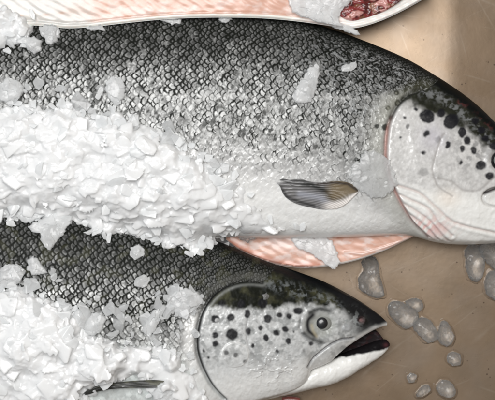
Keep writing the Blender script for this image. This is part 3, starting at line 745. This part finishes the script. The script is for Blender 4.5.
# ------------------------------------------------------------------ ice
def surf(x, y):
    h = np.zeros(np.shape(x))
    for b in (upper, lower, jaw): h = np.maximum(h, height(b, x, y)+2)
    qx, qy = to_photo(x, y, 75)
    h = np.where((qy < e3(qx)) & (qx > -90) & (qx < 445), np.maximum(h, 79+9*(1-sm(200, 330, qx))), h)
    return h
protos = []
for k in range(60):
    bm = bmesh.new(); r = random.Random(k)
    tk = r.uniform(.08, .22) if k % 4 else r.uniform(.2, .45); asp = r.uniform(.45, .95)
    for _ in range(r.randint(8, 13)):
        a = r.uniform(0, 6.283); q = r.uniform(.55, 1)
        bm.verts.new((q*math.cos(a), q*asp*math.sin(a), r.uniform(-tk, tk)))
    res = bmesh.ops.convex_hull(bm, input=bm.verts)
    bmesh.ops.delete(bm, geom=[v for v in bm.verts if not v.link_faces], context='VERTS')
    bmesh.ops.bevel(bm, geom=list(bm.edges), offset=.035, segments=1, affect='EDGES', profile=.6)
    bmesh.ops.triangulate(bm, faces=bm.faces)
    bm.verts.ensure_lookup_table(); bm.verts.index_update()
    V = np.array([v.co[:] for v in bm.verts]); F = np.array([[v.index for v in f.verts] for f in bm.faces])
    # slightly crooked faces
    V += .05*(np.stack([fbm(V[:, 1]*3+k, V[:, 2]*3, 1, 2), fbm(V[:, 0]*3+k, V[:, 2]*3, 2, 2), fbm(V[:, 0]*3+k, V[:, 1]*3, 3, 2)], -1)-.5)*2
    protos.append((V, F)); bm.free()
def rot(ax, ay, az):
    cx, sx, cy, sy, cz, sz = math.cos(ax), math.sin(ax), math.cos(ay), math.sin(ay), math.cos(az), math.sin(az)
    return np.array([[cz, -sz, 0], [sz, cz, 0], [0, 0, 1]]) @ np.array([[cy, 0, sy], [0, 1, 0], [-sy, 0, cy]]) @ np.array([[1, 0, 0], [0, cx, -sx], [0, sx, cx]])
def blur(a, n):
    for _ in range(n):
        a = (np.roll(a, 1, 0)+np.roll(a, -1, 0)+np.roll(a, 1, 1)+np.roll(a, -1, 1)+a)/5
    return a
def heap(name, label, poly, hmax, edgew, n_flakes, n_crumb, seed, dens=None, base=True, tops=76, mat=None):
    """one mass of crushed ice: a lumpy mound plus thousands of flakes and crumbs"""
    r = np.random.default_rng(seed)
    wp_ = [to_world(px, py, tops) for px, py in poly]
    x0 = min(p[0] for p in wp_)-14; x1 = max(p[0] for p in wp_)+14; y0 = min(p[1] for p in wp_)-14; y1 = max(p[1] for p in wp_)+14
    d = 1.0; gx = np.arange(x0, x1, d); gy = np.arange(y0, y1, d); X, Y = np.meshgrid(gx, gy, indexing='ij')
    H0 = surf(X, Y); H = np.maximum(blur(H0, 60), blur(H0, 8)-1)+1.6
    sd = sdf(X+(fbm(X/9, Y/9, seed, 3)-.5)*16, Y+(fbm(X/9+50, Y/9, seed+1, 3)-.5)*16, wp_)
    f1, f2, idv, ox, oy = voro(X/13, Y/11, seed+2); g1, g2, id2, ox2, oy2 = voro(X/6, Y/5, seed+4)
    k = sm(0, edgew, sd)
    lump = (idv-.5)*2.5+(ox*(idv*7 % 1-.5)+oy*(idv*13 % 1-.5))*4.5
    lump2 = (id2-.5)*1.0+(ox2*(id2*7 % 1-.5)+oy2*(id2*13 % 1-.5))*2.2
    dn = np.ones(X.shape) if dens is None else dens(*to_photo(X, Y, tops))
    hh = (hmax*np.sqrt(k)*(.4+1.2*fbm(X/24, Y/24, seed+6, 3))+(lump+lump2)*k)*dn
    hh = np.where(sd > 0, hh, sd*1.5)-3.2*(1-k)-2.6*(1-dn)
    top = H+hh
    Vs, Fs, nv = [], [], 0; Es, Ef, ne = [], [], 0
    if base:
        keep = (hh > -8); idx = np.full(X.shape, -1); idx[keep] = np.arange(keep.sum())
        V = np.stack([X, Y, top], -1)[keep]; Fq = np.stack([idx[:-1, :-1], idx[1:, :-1], idx[1:, 1:], idx[:-1, 1:]], -1).reshape(-1, 4); Fq = Fq[(Fq >= 0).all(1)]
        Vb = V.copy(); Vb[:, 2] -= 6+np.clip(0, 0, 1); n = len(V)
        for q, flip in ((Fq, 0), (Fq[:, ::-1]+n, 1)):
            Fs += [q[:, [0, 1, 2]], q[:, [0, 2, 3]]]
        ed = np.vstack([Fq[:, [0, 1]], Fq[:, [1, 2]], Fq[:, [2, 3]], Fq[:, [3, 0]]]); key = np.sort(ed, 1); key = key[:, 0]*(n+1)+key[:, 1]
        _, inv, cnt_ = np.unique(key, return_inverse=True, return_counts=True); bd = ed[cnt_[inv] == 1]
        Fs += [np.stack([bd[:, 1], bd[:, 0], bd[:, 0]+n], -1), np.stack([bd[:, 1], bd[:, 0]+n, bd[:, 1]+n], -1)]   # closed rim
        Vs += [V, Vb]; nv = 2*n
    def at(x, y):
        i = int(np.clip((x-x0)/d, 0, X.shape[0]-1)); j = int(np.clip((y-y0)/d, 0, X.shape[1]-1)); return i, j
    rimn = int(n_flakes*.5) if base else 0
    for big, cnt in ((1, n_flakes), (0, n_crumb), (2, rimn)):
        c = 0; tries = 0
        while c < cnt and tries < cnt*30:
            tries += 1
            x = r.uniform(x0, x1); y = r.uniform(y0, y1); i, j = at(x, y)
            s_ = sd[i, j]
            if s_ < (1 if big == 1 else -4): continue
            if big == 2 and s_ > 9 and r.random() > .14: continue
            if r.random() > dn[i, j]**.7+.05: continue
            V, F = protos[r.integers(60)]
            if big == 1 and base: V = V*np.array([1, 1, .8])
            sz = (r.uniform(3., 7.) if r.random() < .6 else r.uniform(7., 17)) if big else r.uniform(1., 2.4)
            sz = min(sz, 3.5+max(s_, 0)*.7) if big == 1 else (min(sz, 6.5 if s_ < 6 else 12) if big else sz)
            tl = (0, .16, .32)[big] if big else 1.2
            R = rot(r.normal(0, tl), r.normal(0, tl), r.uniform(0, 6.28))
            P = (V*sz) @ R.T+np.array([x, y, max(top[i, j], H[i, j])+sz*((0, -.10, .06)[big])])
            if big == 2: Es.append(P); Ef.append(F+ne); ne += len(P); c += 1; continue
            Vs.append(P); Fs.append(F+nv); nv += len(P); c += 1
    o = mesh_np(name, np.vstack(Vs), np.vstack(Fs), mat or M_ice, None, smooth=False)
    if base:
        md = o.modifiers.new('fuse', 'REMESH'); md.mode = 'VOXEL'; md.voxel_size = .0007; md.use_smooth_shade = True
        m2 = o.modifiers.new('melt', 'SMOOTH'); m2.factor = .5; m2.iterations = 6
        dg = bpy.context.evaluated_depsgraph_get(); me = bpy.data.meshes.new_from_object(o.evaluated_get(dg))
        o.modifiers.clear(); o.data = me; me.polygons.foreach_set('use_smooth', [True]*len(me.polygons))
        e = mesh_np('loose_chips', np.vstack(Es), np.vstack(Ef), M_crystal, o, smooth=False); tag(e, None, None, None, 'stuff')
    tag(o, label, 'ice', None, 'stuff'); return o

heap('crushed_ice', 'white mound of crushed ice along the belly of the big middle salmon',
     [(-40, 100), (0, 112), (25, 106), (48, 112), (60, 103), (78, 108), (92, 118), (112, 116), (128, 120), (150, 128), (170, 140), (200, 158), (225, 176), (245, 190), (262, 208), (285, 224), (300, 232), (285, 240), (255, 243), (232, 240), (205, 250), (190, 250), (165, 244), (140, 240), (110, 233), (85, 228), (60, 223), (35, 219), (0, 216), (-40, 213)],
     12, 22, 430, 200, 501, dens=lambda px, py: 1-.85*sm(170, 270, px), tops=80)
heap('crushed_ice', 'thick white ice heap covering the flank of the lower salmon at bottom left',
     [(-40, 292), (0, 293), (18, 287), (34, 290), (50, 300), (66, 302), (76, 315), (84, 330), (100, 338), (120, 345), (150, 345), (172, 352), (188, 368), (200, 390), (215, 420), (160, 415), (148, 398), (140, 383), (110, 385), (88, 392), (95, 420), (0, 430), (-40, 420)],
     15, 18, 330, 160, 601, dens=lambda px, py: 1-.75*sm(85, 125, px)*sm(.35, .6, fbm(px/16, py/16, 611, 2)), tops=84)
heap('crushed_ice', 'small white ice heap on the back of the big salmon under the top salmon edge',
     [(-40, 8), (0, 10), (16, 16), (30, 24), (34, 34), (24, 42), (8, 47), (-4, 50), (-40, 54)], 7, 9, 50, 60, 701, tops=80)

heap('ice_slush', 'thin half melted ice bits scattered over grey scales between the bottom left heap and the gill cover',
     [(20, 262), (60, 275), (84, 292), (110, 300), (150, 284), (190, 284), (205, 300), (196, 330), (196, 372), (150, 352), (110, 345), (80, 335), (60, 312), (20, 298), (-10, 290), (-10, 262)], 1, 8, 80, 60, 801, base=False, tops=82, mat=M_slush)
heap('ice_slush', 'thin half melted ice bits on the grey scales above the long ice mound',
     [(-20, 80), (20, 76), (60, 84), (100, 88), (140, 104), (190, 132), (240, 168), (220, 190), (150, 150), (100, 125), (50, 112), (-20, 115)], 1, 8, 42, 60, 821, base=False, tops=90, mat=M_slush)
# individual pieces of ice
def piece(label, outline, thick, mat, group, z=None, seed=0, dome=.35, jag=1.7, lift=0, name='ice_flake'):
    cx = sum(p[0] for p in outline)/len(outline); cy = sum(p[1] for p in outline)/len(outline)
    zb0 = float(surf(*[np.array(v) for v in to_world(cx, cy, 80)])) if z is None else z
    if mat is M_melt:
        sp_ = spline(list(outline)*3, 6); n_ = len(outline)*6; outline = sp_[n_:2*n_]
    P = list(outline)+[outline[0]]; pts = []
    for (ax, ay), (bx, by) in zip(P[:-1], P[1:]):
        n = max(1, int(math.hypot(bx-ax, by-ay)/.9))
        pts += [(ax+(bx-ax)*k/n, ay+(by-ay)*k/n) for k in range(n)]
    q = np.array(pts); q = q+jag*np.stack([fbm(q[:, 0]/3, q[:, 1]/3, seed, 2)-.5, fbm(q[:, 0]/3+9, q[:, 1]/3, seed+1, 2)-.5], -1)*2
    rings = [(1., 0), (1., .4), (.98, .68), (.94, .88), (.88, 1), (.8, 1.08), (.71, 1.13), (.62, 1.16), (.53, 1.2), (.44, 1.2), (.35, 1.2), (.26, 1.2), (.18, 1.2), (.1, 1.2), (.04, 1.2)]
    qs = q.copy()
    for _ in range(30): qs = (np.roll(qs, 1, 0)+np.roll(qs, -1, 0)+qs)/3
    V = []; m = len(q)
    for sc, hf in rings:
        w_ = min(1, (1-sc)*5); qq = q*(1-w_)+qs*w_
        x = cx+(qq[:, 0]-cx)*sc; y = cy+(qq[:, 1]-cy)*sc
        X, Y = to_world(x, y, zb0)
        if z is None:
            b0 = .5*surf(X, Y)+.5*zb0 if mat not in (M_clear, M_slush) else surf(X, Y)
            b0 = np.maximum(b0, zb0-14)
        else: b0 = np.full(m, float(z))
        f1, f2, idv, ox, oy = voro(x/9, y/9, seed+3)
        fac = ((idv-.5)*.35+(ox*(idv*7 % 1-.5)+oy*(idv*13 % 1-.5))*1.6)*(1 if mat is not M_clear and mat is not M_melt else 0)+(1.1 if mat is not M_melt else 1.9)*(fbm(x/7, y/7, seed, 3)-.5)
        top = hf*(1+dome*(1-sc))+fac*hf*.5*(sc < .98)
        V.append(np.stack([X, Y, b0+lift+thick*np.maximum(top, 0)+(-1.5 if (hf == 0 and z is None) else 0)], -1))
    V = np.concatenate(V); X, Y = to_world(cx, cy, zb0)
    V = np.vstack([V, [X, Y, V[-m:, 2].mean()], [X, Y, V[:m, 2].min()]])
    F = grid_faces(len(rings), m, True); tri = np.vstack([F[:, [0, 1, 2]], F[:, [0, 2, 3]]])
    i = np.arange(m); j = (i+1) % m; last = (len(rings)-1)*m
    tri = np.vstack([tri, np.stack([last+i, last*0+last+j, np.full(m, len(V)-2)], -1), np.stack([j, i, np.full(m, len(V)-1)], -1)])
    o = bpy.data.objects.new(name, None)
    V0 = V.copy(); V0 -= np.array([X, Y, 0])
    ob = mesh_np(name, V0, tri, mat, None, smooth=(mat in (M_clear, M_melt))); ob.location = (X*S, Y*S, 0)
    bpy.data.objects.remove(o)
    bm = bmesh.new(); bm.from_mesh(ob.data); bmesh.ops.recalc_face_normals(bm, faces=bm.faces); bm.to_mesh(ob.data); bm.free()
    return tag(ob, label, 'ice', group)

GF = 'loose ice flakes lying on the salmon'; GT = 'melting ice pieces on the tray'
piece('upright translucent ice flake on the dark flank near the middle of the big salmon', [(291, 97), (296, 88), (303, 78), (309, 68), (317, 63), (320, 68), (318, 80), (316, 92), (311, 102), (303, 104), (295, 103)], 3, M_flake, GF, seed=1)
piece('small rounded pale flake right of the upright flake on the big salmon', [(341, 67), (350, 63), (356, 62), (357, 68), (350, 72), (343, 71)], 2, M_flake, GF, seed=2)
piece('big rounded cloudy ice piece just behind the gill opening of the big salmon', [(350, 176), (353, 166), (360, 160), (365, 152), (376, 150), (384, 156), (390, 160), (394, 172), (398, 184), (392, 192), (384, 198), (374, 199), (366, 192), (357, 188)], 2.0, M_slush, GF, seed=3, dome=.2, jag=3)
piece('jagged ice flake hanging from the heap onto the back of the lower salmon', [(29, 226), (40, 219), (48, 216), (57, 211), (66, 214), (72, 217), (70, 224), (64, 234), (58, 240), (52, 250), (46, 247), (42, 240), (41, 233), (33, 232)], 3.5, M_flake, GF, seed=4, lift=3)
piece('flat ragged ice flake at left edge between the big and the lower salmon', [(14, 212), (24, 208), (36, 206), (50, 207), (48, 214), (38, 219), (30, 223), (22, 221), (18, 216)], 3, M_flake, GF, seed=5, lift=2)
piece('small pointed ice flake alone on black scales of the lower salmon', [(27, 260), (33, 256), (38, 260), (45, 269), (47, 273), (40, 274), (31, 275), (28, 268)], 3, M_flake, GF, seed=6)
piece('thin ice splinter on black back of the lower salmon below the heap', [(84, 233), (92, 228), (100, 224), (106, 228), (99, 232), (90, 235)], 2.4, M_flake, GF, seed=7, lift=1)
piece('pale squarish ice lump hanging below the top salmon belly near the left', [(39, 28), (45, 25), (55, 25), (61, 30), (60, 38), (54, 44), (48, 45), (44, 38), (40, 35)], 4, M_flake, GF, seed=8)
piece('crooked ice flake right of the small heap at top left', [(9, 42), (18, 38), (27, 36), (36, 37), (42, 42), (41, 50), (34, 54), (28, 50), (26, 43), (16, 44)], 3.5, M_flake, GF, seed=9)
piece('cloudy ice piece among scales above the left end of the long ice mound', [(0, 84), (8, 78), (18, 80), (24, 86), (23, 94), (14, 101), (5, 102), (-4, 98)], 3.5, M_flake, GF, seed=10)
piece('translucent rounded flake on the flank of the big salmon left of centre', [(105, 82), (113, 76), (121, 78), (126, 86), (124, 98), (117, 104), (110, 99), (106, 92)], 2.6, M_flake, GF, seed=11)
piece('tiny ice triangle under the pink belly edge near top left', [(87, 28), (95, 26), (103, 25), (105, 31), (98, 30), (91, 32)], 2.5, M_flake, GF, seed=12)
piece('grey ice sliver under the pink belly edge above the big salmon back', [(160, 20), (170, 19), (182, 20), (180, 25), (168, 24)], 2, M_flake, GF, seed=13)
piece('short flat sliver beneath the pink belly edge left of the darkest back', [(218, 17), (228, 17), (233, 19), (226, 23), (219, 21)], 2, M_flake, GF, seed=14)
piece('lumpy wet ice sheet covering the pink flesh before the red gills', [(288, 2), (300, -8), (330, -12), (352, -6), (350, 4), (342, 10), (338, 18), (342, 26), (328, 25), (312, 20), (302, 17), (292, 12)], 4.5, M_flake, GF, seed=15)
piece('flat pointed ice flake resting on the big salmon back below the red gills', [(328, 22), (340, 23), (352, 27), (360, 34), (356, 35), (346, 32), (334, 28)], 3, M_flake, GF, seed=16, z=72)
piece('curled glassy ice flake under the mound beside the pink flap', [(181, 233), (192, 230), (203, 232), (206, 238), (203, 245), (196, 243), (188, 240)], 3, M_flake, GF, seed=17, lift=3)
piece('wet glassy ice lump on the left tip of the lower pink belly flap', [(240, 228), (252, 226), (258, 230), (255, 238), (248, 243), (240, 240), (236, 234)], 4, M_clear, GF, seed=18, z=46)
piece('round glassy ice drop beside the wet lump on the pink flap', [(266, 226), (276, 224), (282, 228), (281, 234), (272, 237), (265, 233)], 4, M_clear, GF, seed=19, z=46)
piece('frosted ice crust over the middle of the lower pink belly flap', [(290, 232), (303, 234), (314, 238), (324, 236), (332, 240), (336, 250), (340, 262), (334, 269), (326, 264), (318, 258), (308, 252), (298, 248), (292, 242)], 2.2, M_flake, GF, seed=20, z=44)
piece('pale ice lump on grey scales left of the lower salmon gill cover', [(168, 298), (176, 290), (187, 288), (198, 292), (203, 300), (198, 308), (186, 314), (174, 312), (166, 306)], 4, M_flake, GF, seed=21)
piece('slanted ice flake above the ice heap on the lower salmon flank', [(141, 330), (147, 320), (154, 310), (160, 308), (160, 318), (155, 330), (149, 338)], 3, M_flake, GF, seed=22)
piece('cloudy grey ice lump at the top right corner of the bottom left heap', [(84, 322), (92, 313), (102, 312), (106, 320), (102, 332), (92, 336), (85, 332)], 4, M_flake, GF, seed=23)
piece('blocky ice piece beside the heap on the lower salmon scales', [(72, 316), (78, 308), (85, 309), (88, 318), (84, 328), (75, 328)], 4, M_flake, GF, seed=24)
piece('flat grey flake over the scales at the left edge of the lower salmon', [(0, 268), (8, 264), (18, 266), (24, 274), (20, 283), (8, 288), (-4, 285)], 3, M_flake, GF, seed=25)
piece('small rounded flake between scales in the middle of the lower salmon', [(136, 278), (144, 274), (150, 278), (148, 286), (140, 288), (134, 284)], 2.4, M_flake, GF, seed=26)
piece('tiny square flake on the lower salmon near the end of the mound', [(130, 248), (138, 244), (144, 248), (144, 256), (136, 260), (130, 256)], 2.2, M_flake, GF, seed=27)
piece('blocky white ice piece at the bottom edge right of the dark fin', [(152, 392), (160, 382), (172, 380), (182, 388), (184, 402), (170, 410), (154, 406)], 6, M_flake, GF, seed=28, lift=2)
piece('clear bead of water ice on the temple of the lower salmon', [(262, 295), (266, 292), (270, 295), (268, 300), (263, 299)], 1.8, M_clear, GF, seed=29)

TC = [('elongated melting ice piece on the tray just below the pink flap', [(361, 262), (368, 256), (376, 258), (379, 266), (380, 276), (383, 287), (384, 296), (376, 298), (366, 294), (359, 288), (358, 278), (363, 270)], 6),
      ('largest rounded clear ice piece right of the lower salmon snout', [(388, 306), (393, 301), (402, 302), (412, 308), (418, 313), (418, 320), (412, 326), (404, 328), (396, 322), (389, 315)], 7),
      ('small grey ice lump touching the largest clear piece', [(405, 302), (412, 298), (420, 299), (423, 306), (419, 312), (411, 308)], 4),
      ('flat fading ice piece between the largest clear piece and the knobbly one', [(414, 320), (424, 317), (432, 322), (437, 332), (436, 340), (426, 342), (418, 334), (413, 328)], 4),
      ('knobbly clear ice piece with bright rim at the centre of the tray corner', [(438, 328), (442, 320), (447, 322), (452, 330), (454, 338), (450, 345), (442, 345), (437, 338)], 7),
      ('little flat melting chip below the knobbly ice piece', [(448, 354), (455, 352), (461, 356), (460, 364), (452, 365), (447, 360)], 3),
      ('tall pale melting ice piece near the right edge below the big salmon head', [(465, 250), (470, 244), (478, 245), (484, 252), (485, 262), (483, 275), (476, 282), (469, 278), (465, 266)], 6),
      ('bright crackled ice block at the right edge', [(478, 246), (486, 243), (500, 243), (510, 250), (508, 266), (496, 270), (486, 262), (480, 256)], 10),
      ('round wet ice lump lowest at the right edge', [(484, 282), (488, 272), (498, 270), (506, 276), (506, 292), (498, 300), (489, 297), (485, 291)], 8),
      ('clear ice cube near the bottom edge of the tray', [(436, 386), (441, 380), (448, 380), (455, 388), (454, 396), (446, 397), (439, 393)], 6),
      ('tiny ice sliver left of the clear cube near the bottom edge', [(416, 393), (422, 386), (429, 385), (430, 391), (423, 396), (417, 397)], 4),
      ('faint thin ice chip alone below the lower salmon jaw', [(407, 376), (411, 373), (416, 375), (415, 381), (409, 382)], 2)]
for k, (lb, ol, th_) in enumerate(TC):
    piece(lb, ol, th_*.8, M_melt, GT, z=.6, seed=40+k, dome=.8, jag=.9, name='ice_piece')
# thin meltwater film round the pieces on the tray
Xs, Ys = np.meshgrid(np.arange(95, 265, .8), np.arange(-215, -25, .8), indexing='ij')
qx, qy = Xs+CX, CY-Ys
d = np.full(Xs.shape, -99.)
for lb, ol, th_ in TC: d = np.maximum(d, sdf(qx, qy, ol)+2.0)
d = blur(d, 6)+2.4*(fbm(qx/9, qy/9, 88, 2)-.5)
hw = np.where(d > 0, .9*np.sqrt(np.clip(1-(1-np.clip(d/2.6, 0, 1))**2, 0, 1)), -.5)-.02
Zt = hw
keep = d > -1.; idx = np.full(Xs.shape, -1); idx[keep] = np.arange(keep.sum())
V = np.stack([Xs, Ys, Zt-.2], -1)[keep]; Vb = V.copy(); Vb[:, 2] = -2.2
Fq = np.stack([idx[:-1, :-1], idx[1:, :-1], idx[1:, 1:], idx[:-1, 1:]], -1).reshape(-1, 4); Fq = Fq[(Fq >= 0).all(1)]
w = mesh_np('meltwater', V, Fq, M_water); tag(w, 'thin rings of meltwater round the ice pieces on the tray', 'water', None, 'stuff')

# ------------------------------------------------------------------ light, world, camera
W = bpy.data.worlds.new('World'); scene.world = W; W.use_nodes = True
nt = W.node_tree; bg = nt.nodes['Background']
tc = nt.nodes.new('ShaderNodeTexCoord'); sx = nt.nodes.new('ShaderNodeSeparateXYZ'); nt.links.new(tc.outputs['Generated'], sx.inputs[0])
mr = nt.nodes.new('ShaderNodeMapRange'); mr.inputs['From Min'].default_value = -.5; mr.inputs['From Max'].default_value = .7
nt.links.new(sx.outputs['X'], mr.inputs['Value'])
rp_ = nt.nodes.new('ShaderNodeValToRGB'); rp_.color_ramp.elements[0].color = (.52, .55, .58, 1); rp_.color_ramp.elements[1].color = (.42, .34, .26, 1)
nt.links.new(mr.outputs[0], rp_.inputs[0]); nt.links.new(rp_.outputs[0], bg.inputs['Color']); bg.inputs['Strength'].default_value = .55
def area(name, loc, size, power, colr, target=(0, 0, 0)):
    l = bpy.data.lights.new(name, 'AREA'); l.shape = 'RECTANGLE'; l.size, l.size_y = size; l.energy = power; l.color = colr
    o = bpy.data.objects.new(name, l); o.location = loc; col.objects.link(o)
    from mathutils import Vector
    o.rotation_euler = (Vector(target)-Vector(loc)).to_track_quat('-Z', 'Y').to_euler(); return o
area('overhead_light', (-.22, .42, 2.0), (1.35, 1.05), 47, (1, .995, .985))
cam = bpy.data.cameras.new('camera'); co = bpy.data.objects.new('camera', cam); col.objects.link(co)
co.location = (0, 0, D*S); cam.sensor_width = 36; cam.lens = 36*D/495.0; cam.clip_start = .05; cam.clip_end = 50
scene.camera = co
scene.render.resolution_x = 1024; scene.render.resolution_y = 827
scene.cycles.filter_width = 2.0
scene.view_settings.view_transform = 'Standard'; scene.view_settings.look = 'None'; scene.view_settings.gamma = 1; scene.view_settings.exposure = -.13
